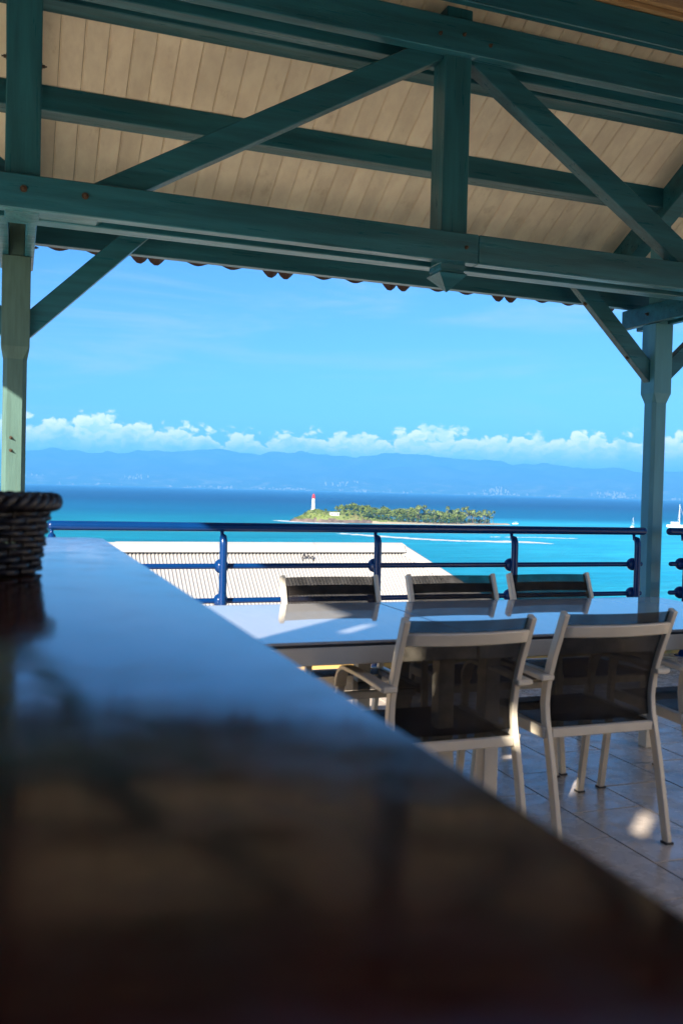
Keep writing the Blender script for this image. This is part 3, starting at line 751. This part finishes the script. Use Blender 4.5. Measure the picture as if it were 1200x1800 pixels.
pl = post(-0.012, PY, TEALB); pr = post(4.970, PY, POSTB)
bolt(4.970 - 0.105, 6.19, 2.78, PV, 'x'); bolt(-0.012 + 0.105, 6.19, 2.78, PV, 'X')
for z in (1.55, 1.47, 1.02): bolt(-0.03, PY - 0.073, z, pl, 'y', 0.006)
# wall plate along the posts
timber('wall_plate', (-3.4, 6.405, 2.862), (8.6, 6.475, 3.07))
# principal rafters over the posts
for cx in (-0.012, 4.970):
    b = MB(); w = 0.075
    y0, y1 = 5.02, 7.10
    b.prism([(y0, rooft(y0) - 0.24), (y0, rooft(y0) - 0.006), (y1, rooft(y1) - 0.006), (y1, rooft(y1) - 0.14), (6.6, rooft(6.6) - 0.24)], 'x', cx - w, cx + w)
    b.build('rafter', TEAL, PV, 0.005)
# low knee braces from the posts to the wall plate
def xbrace(name, lo, hi, y0, y1, th, parent=PV):
    """brace in an X-Z plane; lo/hi: (x,z) of its centre line ends"""
    a, c_ = Vector((lo[0], 0, lo[1])), Vector((hi[0], 0, hi[1])); t = (c_ - a).normalized(); n_ = Vector((-t.z, 0, t.x)) * th / 2
    poly = [(a - n_), (c_ - n_), (c_ + n_), (a + n_)]
    return MB().prism([(p.x, p.z) for p in poly], 'y', y0, y1).build(name, TEAL, parent, 0.005)
kl = xbrace('knee_brace', (0.03, 2.245), (0.80, 3.0), 6.16, 6.235, 0.130)
kr = xbrace('knee_brace', (4.93, 2.265), (4.16, 3.0), 6.16, 6.235, 0.130)
xbrace('knee_brace', (5.01, 2.265), (5.80, 3.0), 6.16, 6.235, 0.130)
xbrace('knee_brace', (-0.05, 2.245), (-0.82, 3.0), 6.16, 6.235, 0.130)
def brace_hole(x, z):
    b = MB(); d_ = Vector((-1, 0, -1)).normalized(); p = Vector((x, 6.198, z)); b.tube([p - d_ * .01, p + d_ * 0.003], 0.020, 12); b.tube([p, p + d_ * 0.012], 0.011, 6); b.build('bolt', STEEL, kr)
brace_hole(4.685, 2.412); brace_hole(4.265, 2.81)
# the tied lattice along the inner line: paired ties and collars clasp king posts and struts
TZ0, TZ1 = 2.683, 2.862
t1 = timber('tie_beam', (-3.4, 5.00, TZ0), (2.66, 5.082, TZ1)); t1b = timber('tie_beam', (2.663, 5.00, TZ0), (8.4, 5.082, TZ1))
t2 = timber('tie_beam', (-3.4, 5.192, TZ0), (8.4, 5.300, TZ1))
timber('collar_beam', (-3.4, 5.00, 3.942), (8.4, 5.078, 4.148)); timber('collar_beam', (-3.4, 5.195, 3.942), (8.4, 5.285, 4.148))
timber('spacer_block', (0.04, 5.083, TZ0 + 0.006), (0.40, 5.191, TZ1 - 0.01))
MB().prism([(0.40, TZ0 + 0.008), (0.47, TZ0 + 0.06), (0.47, TZ1 - 0.02), (0.40, TZ1 - 0.02)], 'y', 5.084, 5.190).build('spacer_block', TEAL, PV)
for cx in (0.012, 2.516, 5.02):
    k = MB(); h = 0.0875
    k.box((cx - h, 5.052, TZ0 - 0.004), (cx + h, 5.228, rooft(5.3)))
    kp = k.build('king_post', TEALV, PV, 0.006)
    if cx > 2 and cx < 3:
        b = MB(); b.v = [(cx + sx * a_, 5.14 + sy * a_, z) for a_, z in ((0.088, TZ0 - 0.002), (0.088, 2.652), (0.088, 2.642)) for sx, sy in ((-1, -1), (1, -1), (1, 1), (-1, 1))]
        b.v = []
        for a_, z in ((0.083, TZ0 - 0.004), (0.083, 2.648), (0.078, 2.644), (0.078, 2.636), (0.095, 2.622)):
            b.v += [(cx + sx * a_, 5.14 + sy * a_, z) for sx, sy in ((-1, -1), (1, -1), (1, 1), (-1, 1))]
        b.v.append((cx, 5.14, 2.522))
        for i in range(4):
            for q_ in range(4): b.f.append((i * 4 + q_, i * 4 + (q_ + 1) % 4, i * 4 + 4 + (q_ + 1) % 4, i * 4 + 4 + q_))
        for q_ in range(4): b.f.append((16 + q_, 16 + (q_ + 1) % 4, 20))
        b.build('pendant', TEAL, kp)
    for z in (3.505,):
        if cx < 1: bolt(cx - h, 5.14, z, kp, 'x'); bolt(cx + h, 5.14, z - 0.02, kp, 'X')
def strut(lo_x, hi_x, lo_z, hi_z, th): return xbrace('strut', (lo_x, lo_z), (hi_x, hi_z), 5.086, 5.188, th)
strut(0.36, 2.50, 2.80, 4.055, 0.140)
strut(4.545, 2.53, 2.78, 4.08, 0.150)
strut(0.05, -1.8, 2.775, 4.05, 0.140)
strut(5.5, 7.2, 2.80, 4.05, 0.14)
for x, z in ((0.018, 2.785), (0.325, 2.788)): bolt(x, 5.0, z, t1, 'y', 0.0105)
bolt(2.575, 5.0, 2.775, t1, 'y', 0.007)
for x, z in ((2.36, 4.03), (2.52, 4.052), (2.70, 4.02)): bolt(x, 5.0, z, PV, 'y', 0.007)
# purlins, set square to the slope under the boards
def purlin(y, h, w):
    zb = rooft(y) - h; poly = [Vector((0, y, zb)), Vector((0, y + w, zb)), Vector((0, y + w, rooft(y + w) - 0.004)), Vector((0, y, rooft(y) - 0.004))]
    MB().prism([(q_.y, q_.z) for q_ in poly], 'x', -3.4, 8.6).build('purlin', TEAL, PV, 0.005)
purlin(6.085, 0.165, 0.150); purlin(5.44, 0.165, 0.150)
# eave trim and top fascia
timber('top_fascia', (-3.4, 4.93, 4.215), (8.6, 4.985, 4.405))
MB().box((-3.4, 4.90, 4.410), (8.6, 5.02, 4.44)).build('top_batten', RAWW, PV, 0.003)
MB().box((-3.4, 4.87, 4.444), (5.05, 4.96, 4.505)).build('top_batten', RAWW, PV, 0.004)
MB().box((5.10, 4.875, 4.446), (8.6, 4.965, 4.507)).build('top_batten', RAWW, PV, 0.004)
# ceiling boards, one by one
cl = MB().add([(-3.4, 4.96, rooft(4.96) + 0.022), (8.6, 4.96, rooft(4.96) + 0.022), (8.6, 7.28, rooft(7.28) + 0.022), (-3.4, 7.28, rooft(7.28) + 0.022)], [(0, 1, 2, 3)]).build('ceiling', GROUT, PV)
bw = 0.1415; y0, y1 = 4.985, 7.27
b = MB(); t = Vector((0, 1, -0.5774)); 
sec = [(-bw / 2 + 0.0028, 0.0), (-bw / 2 + 0.0065, -0.005), (-bw / 2 + 0.012, -0.005), (-bw / 2 + 0.0125, 0.0), (bw / 2 - 0.0028, 0.0), (bw / 2 - 0.001, 0.006), (bw / 2 - 0.001, 0.018), (-bw / 2 + 0.001, 0.018), (-bw / 2 + 0.001, 0.006)]
sec[1] = (-bw / 2 + 0.009, 0.0); sec[2] = (-bw / 2 + 0.0105, 0.003)
for yy in (y0, y1):
    for u, v in sec: b.v.append((u, yy + v * 0.5, rooft(yy) + v * 0.866))
ns = len(sec); b.f = [(i, (i + 1) % ns, ns + (i + 1) % ns, ns + i) for i in range(ns)] + [tuple(range(ns)), tuple(range(2 * ns - 1, ns - 1, -1))]
bme = b.mesh('board', BOARD)
x = 0.214 - 25 * bw
while x < 8.55:
    link('board', bme, cl, (x + bw / 2, random.uniform(-0.002, 0.002), random.uniform(-0.0012, 0.0012))); x += bw
# tile-shaped roofing sheets: every sheet 1.09 m wide, lapped ribs pointing down at the joints
SW = 1.088
def sheet_z(u):
    u = u % SW; z = 0.0
    for c_ in (0.065, SW - 0.065):
        dd = abs(u - c_); z -= 0.062 * max(0, 1 - (dd / 0.062) ** 2) if dd < 0.062 else 0
    for c_ in (0.40, 0.69):
        dd = abs(u - c_); z -= 0.030 * (math.cos(dd / 0.115 * math.pi) * 0.5 + 0.5) if dd < 0.115 else 0
    return z
b = MB(); NS = 40
for i in range(NS + 1):
    u = SW * i / NS; z = sheet_z(min(u, SW - 1e-4))
    for yy, dz in ((4.90, 0.0), (7.30, 0.0), (7.452, 0.0)): b.v.append((u, yy, rooft(yy) + 0.122 + z * (1.0 if yy > 7.2 else 0.5) + dz))
for i in range(NS):
    for j in range(2): k = i * 3 + j; b.f.append((k, k + 3, k + 4, k + 1))
sme = b.mesh('roof_sheet', SHEET, smooth=True)
k = -4
while 2.085 + SW * (k + 1) < 9.0:
    s_ = link('roof_sheet', sme, PV, (2.085 - 0.02 + SW * k, 0, random.uniform(-0.006, 0.004)))
    md = s_.modifiers.new('thick', 'SOLIDIFY'); md.thickness = 0.012; k += 1
MB().prism([(7.2, rooft(7.2) + 0.02), (7.2, rooft(7.2) - 0.065), (7.235, rooft(7.235) - 0.06), (7.235, rooft(7.235) + 0.02)], 'x', -3.4, 8.6).build('eave_board', TEAL, PV)
# unseen gable added to cast the sun's shadow edge on post and railing
MB().prism([(0.56, 2.96), (6.5, 2.96), (7.2, rooft(7.2) + 0.03), (4.96, rooft(4.96) + 0.05), (3.2, 4.2), (0.56, 3.45)], 'x', -1.68, -1.62).build('shadow_gable', WHITEW, PV)

# rear slope added to keep sky light off the beam fronts
b = MB(); b.prism([(4.74, 4.66), (4.74, 4.72), (1.6, 2.96), (1.6, 2.90)], 'x', -1.7, 8.6); b.build('added_rear_slope', DARKW, PV)
# unseen bar shell added behind the viewpoint to block and bounce light
BB = thing('unseen_bar_shell', 'unseen bar walls and roof added to block and bounce light', 'building')
b = MB(); b.box((-1.78, -6.0, 0), (-1.62, 0.55, 2.62)); b.box((-1.78, -6.0, 2.86), (-1.62, 0.55, 3.4))  # unseen wall added to keep sun off counter and chair backs
ye = -6.0
for yc in (-1.90, -1.42, -0.94, -0.46, 0.02, 0.38): b.box((-1.78, ye, 2.621), (-1.62, yc - 0.11, 2.859)); ye = yc + 0.11  # slots shaped so sun shafts fall as floor patches
b.box((-1.78, ye, 2.621), (-1.62, 0.55, 2.859)); b.build('wall', DARKW, BB)
MB().box((-1.62, -6.1, 0), (7.0, -5.95, 3.0)).build('wall', DARKW, BB)
MB().box((-2.6, -6.2, 3.401), (1.0, 1.55, 3.5)).build('roof', DARKW, BB)  # added to shield the counter from overhead sky
MB().box((6.6, -6.1, 0), (6.8, 1.3, 4.2)).build('wall', CREAM, BB)  # unseen pale wall added to bounce warm sun onto chairs and ceiling

# ------------------------------------------------------------------ railing
def railing(x0, x1, bal, label, name='railing'):
    r_ = thing(name, label, 'railing', (0, 0, 0), 0, None)
    def cap_tube(z, rad, a, c_, nm):
        n_ = 6; pts = []; rr = []
        for i in range(n_): t = math.pi / 2 * i / (n_ - 1); pts.append((a + rad * 0.9 * (1 - math.sin(t)), 5.95, z)); rr.append(max(0.001, rad * math.sin(t) if i else 0.002))
        pts = []; rr = []
        for i in range(n_): t = math.pi / 2 * i / (n_ - 1); pts.append((a + rad * (1 - math.cos(t)), 5.95, z)); rr.append(max(0.001, rad * math.sin(t)))
        for i in range(n_): t = math.pi / 2 * (1 - i / (n_ - 1)); pts.append((c_ - rad * (1 - math.cos(t)), 5.95, z)); rr.append(max(0.001, rad * math.sin(t)))
        return smooth_by_angle(MB().tube(pts, rr, 20).build(nm, BLUE, r_), 50)
    cap_tube(1.003, 0.030, x0, x1, 'handrail')
    for z in (0.741, 0.509, 0.277): cap_tube(z, 0.0185, x0 + 0.03, x1 - 0.03, 'rail')
    for bx_ in bal:
        pts = [(bx_, 5.925, 0.012), (bx_, 5.905, 0.03), (bx_, 5.893, 0.06), (bx_, 5.893, 0.88), (bx_, 5.896, 0.915), (bx_, 5.908, 0.938), (bx_, 5.93, 0.946)]
        bb_ = smooth_by_angle(MB().tube(pts, [0.02, 0.024, 0.026, 0.026, 0.026, 0.024, 0.016], 14).build('baluster', BLUE, r_), 60)
        MB().tube([(bx_, 5.94, 0.93), (bx_, 5.948, 0.985)], 0.012, 10).build('saddle', BLUE, bb_, smooth=True)
        MB().lathe((bx_, 5.915, -0.002), [(0.055, 0.0), (0.055, 0.010), (0.03, 0.014)], 18).build('base_plate', BLUE, bb_)
        for z in (0.741, 0.509, 0.277): MB().ball((bx_, 5.950, z), 0.050, 20, 12).build('collar_ball', BLUE, bb_, smooth=True)
    return r_
railing(0.19, 4.735, [0.20 + 0.02, 1.305, 2.408, 3.508, 4.612], 'blue tubular railing with ball joints between the two timber posts')
railing(4.935, 8.4, [5.085, 6.18, 7.28], 'next blue railing section beyond the blue-green post at the edge')
railing(-4.6, -0.22, [-0.26, -1.36, -2.46, -3.56], 'blue tubular railing section hidden past the weathered green post')

# ------------------------------------------------------------------ dining tables
def table(x0, x1, label):
    y0, y1, zt = 2.885, 3.872, 0.755
    t = thing('dining_table', label, 'table', ((x0 + x1) / 2, (y0 + y1) / 2, 0), 0, None)
    L, Wd = (x1 - x0) / 2, (y1 - y0) / 2
    MB().box((-L, -Wd, zt - 0.010), (L, Wd, zt)).build('table_top', GLASST, t, 0.002)
    fr = MB().box((-L + 0.005, -Wd + 0.005, zt - 0.020), (L - 0.005, Wd - 0.005, zt - 0.013)).build('top_support', DARKM, t)
    for s_ in (-1, 1):
        MB().box((-L + 0.002, s_ * (Wd - 0.020) - 0.019, zt - 0.082), (L - 0.002, s_ * (Wd - 0.020) + 0.019, zt - 0.0205)).build('apron', FRAMET, t, 0.003)
        MB().box((s_ * (L - 0.020) - 0.017, -Wd + 0.04, zt - 0.082), (s_ * (L - 0.020) + 0.017, Wd - 0.04, zt - 0.0205)).build('apron', FRAMET, t, 0.003)
    for sx in (-1, 1):
        for sy in (-1, 1):
            cx, cy = sx * (L - 0.092), sy * (Wd - 0.085)
            lg = MB().box((cx - 0.031, cy - 0.031, 0.0), (cx + 0.031, cy + 0.031, zt - 0.083)).build('leg', FRAMET, t, 0.004)
    return t
table(-0.015, 1.577, 'glass-topped dining table nearest the bar counter end')
table(1.583, 3.150, 'glass-topped dining table in front of the blue-green post')

# ------------------------------------------------------------------ chairs
def make_chair():
    t = thing('armchair', 'x', 'chair')
    prof = [(0.0, 0.862), (0.032, 0.785), (0.066, 0.705), (0.092, 0.63), (0.106, 0.57), (0.110, 0.52), (0.102, 0.46), (0.084, 0.40), (0.055, 0.29), (0.022, 0.14), (-0.008, 0.004)]
    prof = [(y - 0.27, z) for y, z in prof]
    def back_y(z):
        for (ya, za), (yb, zb) in zip(prof, prof[1:]):
            if zb <= z <= za: return ya + (yb - ya) * (za - z) / (za - zb)
        return prof[-1][0]
    hx = 0.232
    for s_ in (-1, 1):
        smooth_by_angle(MB().sweep([(s_ * hx, y, z) for y, z in prof], 0.022, 0.034).build('back_leg', FRAME, t, 0.003), 35)
        # arm: out of the upright, forward, then bending down into the front leg
        path = [(s_ * 0.262, -0.205, 0.622), (s_ * 0.262, -0.02, 0.628), (s_ * 0.262, 0.16, 0.626)]
        for k in range(1, 7):
            a = math.pi / 2 * k / 6; path.append((s_ * 0.262, 0.16 + 0.085 * math.sin(a), 0.541 + 0.085 * math.cos(a)))
        arm = smooth_by_angle(MB().sweep(path, 0.044, 0.016).build('armrest', FRAME, t, 0.003), 35)
        MB().box((-0.030, -0.022, -0.010), (0.022, 0.024, 0.010)).build('arm_joint', FRAME, arm, 0.004, loc=(s_ * 0.250, -0.190, 0.622))
        smooth_by_angle(MB().sweep([(s_ * 0.262, 0.246, 0.545), (s_ * 0.262, 0.262, 0.30), (s_ * 0.262, 0.305, 0.004)], 0.028, 0.024).build('front_leg', FRAME, t, 0.003), 35)
        MB().bar((s_ * 0.240, -0.185, 0.418), (s_ * 0.240, 0.245, 0.424), 0.026, 0.040, (1, 0, 0)).build('side_rail', FRAME, t, 0.003)
        for yy in (back_y(0.0) , 0.305): MB().box((s_ * (0.232 if yy < 0 else 0.262) - 0.016, yy - 0.017, 0), (s_ * (0.232 if yy < 0 else 0.262) + 0.016, yy + 0.017, 0.008)).build('foot_cap', DARKM, t)
    def bowed(z0, z1, off, bow, nm, m_, th, hw):
        b = MB(); n_ = 14; rows = [z0 + (z1 - z0) * k / 10 for k in range(11)]
        for z in rows:
            for i in range(n_ + 1):
                u = -1 + 2 * i / n_; b.v.append((u * hw, back_y(z) + off - bow * (1 - u * u), z))
        for r__ in range(10):
            for i in range(n_): k = r__ * (n_ + 1) + i; b.f.append((k, k + 1, k + n_ + 2, k + n_ + 1))
        o_ = b.build(nm, m_, t, smooth=True); md = o_.modifiers.new('t', 'SOLIDIFY'); md.thickness = th; md.offset = 0; return o_
    bowed(0.455, 0.856, 0.004, 0.030, 'back_sling', SLING, 0.002, 0.222)
    bowed(0.774, 0.815, -0.012, 0.032, 'top_crossbar', FRAME, 0.014, 0.222)
    # seat sling with a slight sag
    b = MB(); n_ = 10
    for j in range(n_ + 1):
        v = j / n_; y = -0.165 + 0.425 * v
        for i in range(n_ + 1):
            u = -1 + 2 * i / n_; b.v.append((u * 0.226, y, 0.432 - 0.020 * (1 - u * u) * math.sin(math.pi * min(1, v * 1.05)) + (0.006 if j == n_ else 0)))
    for j in range(n_):
        for i in range(n_): k = j * (n_ + 1) + i; b.f.append((k, k + 1, k + n_ + 2, k + n_ + 1))
    o_ = b.build('seat_sling', SLING, t, smooth=True)
    md = o_.modifiers.new('t', 'SOLIDIFY'); md.thickness = 0.003
    MB().box((-0.220, -0.195, 0.400), (0.220, -0.173, 0.434)).build('rear_rail', FRAME, t, 0.003)
    MB().box((-0.226, 0.222, 0.392), (0.226, 0.246, 0.424)).build('front_rail', FRAME, t, 0.003)
    return t
ch0 = make_chair()
G1 = 'sling armchairs around the glass tables'
spots = [(1.412, 2.905, 0.0, 'black sling armchair with its back to us, nearest the bar counter'),
         (2.040, 2.962, 0.01, 'black sling armchair with its back to us, second from the bar counter'),
         (2.680, 2.985, -0.02, 'black sling armchair at the far end of the near row, cut by the frame'),
         (1.408, 3.775, math.pi, 'black sling armchair facing us across the table, nearest the bar counter'),
         (2.050, 3.782, math.pi, 'middle black sling armchair facing us with the railing behind it'),
         (2.624, 3.800, math.pi, 'black sling armchair facing us, nearest the blue-green post')]
for i, (x, y, a, lb) in enumerate(spots):
    c_ = ch0 if i == 0 else copy_tree(ch0)
    c_.location = (x, y, 0); c_.rotation_euler = (0, 0, a); c_['label'] = lb; c_['group'] = G1; c_['category'] = 'chair'

# ------------------------------------------------------------------ bar counter and basket
CB = thing('bar_counter', 'long glossy dark brown bar counter running toward the railing', 'counter')
X0, X1, Y0, Y1, rc = -0.46, 0.262, -1.6, 2.97, 0.075
poly = [(X0, Y0), (X1, Y0)]
for k in range(9): a = math.pi / 2 * k / 8; poly.append((X1 - rc + rc * math.cos(a), Y1 - rc + rc * math.sin(a)))
for k in range(9): a = math.pi / 2 * (1 + k / 8); poly.append((X0 + rc + rc * math.cos(a), Y1 - rc + rc * math.sin(a)))
smooth_by_angle(MB().prism(poly, 'z', 1.045, 1.10).build('counter_top', COUNTER, CB, 0.005, seg=3), 25)
MB().box((-0.38, -1.5, 0.08), (0.08, 2.80, 1.044)).build('counter_body', DARKW, CB, 0.004)
MB().box((-0.36, -1.48, 0.0), (0.03, 2.76, 0.079)).build('plinth', DARKM, CB)
for k in range(7): MB().box((0.081, -1.4 + k * 0.6, 0.14), (0.094, -0.86 + k * 0.6, 0.99)).build('panel', DARKW, CB, 0.004)

BK = thing('wicker_basket', 'dark woven wicker basket standing on the bar counter', 'basket', (-0.078, 1.80, 1.10))
rb, rt, bh = 0.118, 0.138, 0.128; NSK = 26
def br(z): return rb + (rt - rb) * (z / bh) ** 1.2
MB().lathe((0, 0, 0), [(rb - 0.006, 0.002), (rb - 0.004, 0.010)], 40).build('basket_base', WICKER, BK)
b = MB()
for k in range(NSK):
    a = 6.283 * k / NSK; b.tube([((br(z) - 0.001) * math.cos(a), (br(z) - 0.001) * math.sin(a), z) for z in (0.004, 0.04, 0.08, bh)], 0.0035, 6)
b.build('stakes', WICKER, BK, smooth=True)
rows = 11
for j in range(rows):
    z = 0.009 + (bh - 0.012) * j / (rows - 1); pts = []
    for k in range(NSK * 4 + 1):
        a = 6.28319 * k / (NSK * 4); off = 0.0058 * math.cos(NSK / 2 * a + (math.pi if j % 2 else 0))
        pts.append(((br(z) + off) * math.cos(a), (br(z) + off) * math.sin(a), z + 0.0012 * math.sin(a * 3 + j)))
    MB().tube(pts, 0.0058, 7, caps=False).build('weave_strand', WICKER, BK, smooth=True)
for s_ in range(3):
    pts = []
    for k in range(161):
        a = 6.28319 * k / 160; ph = a * 13 + s_ * 2.0944
        rr = rt + 0.009 + 0.0095 * math.cos(ph); pts.append((rr * math.cos(a), rr * math.sin(a), bh + 0.006 + 0.0095 * math.sin(ph)))
    MB().tube(pts, 0.0088, 8, caps=False).build('rim_strand', WICKER, BK, smooth=True)
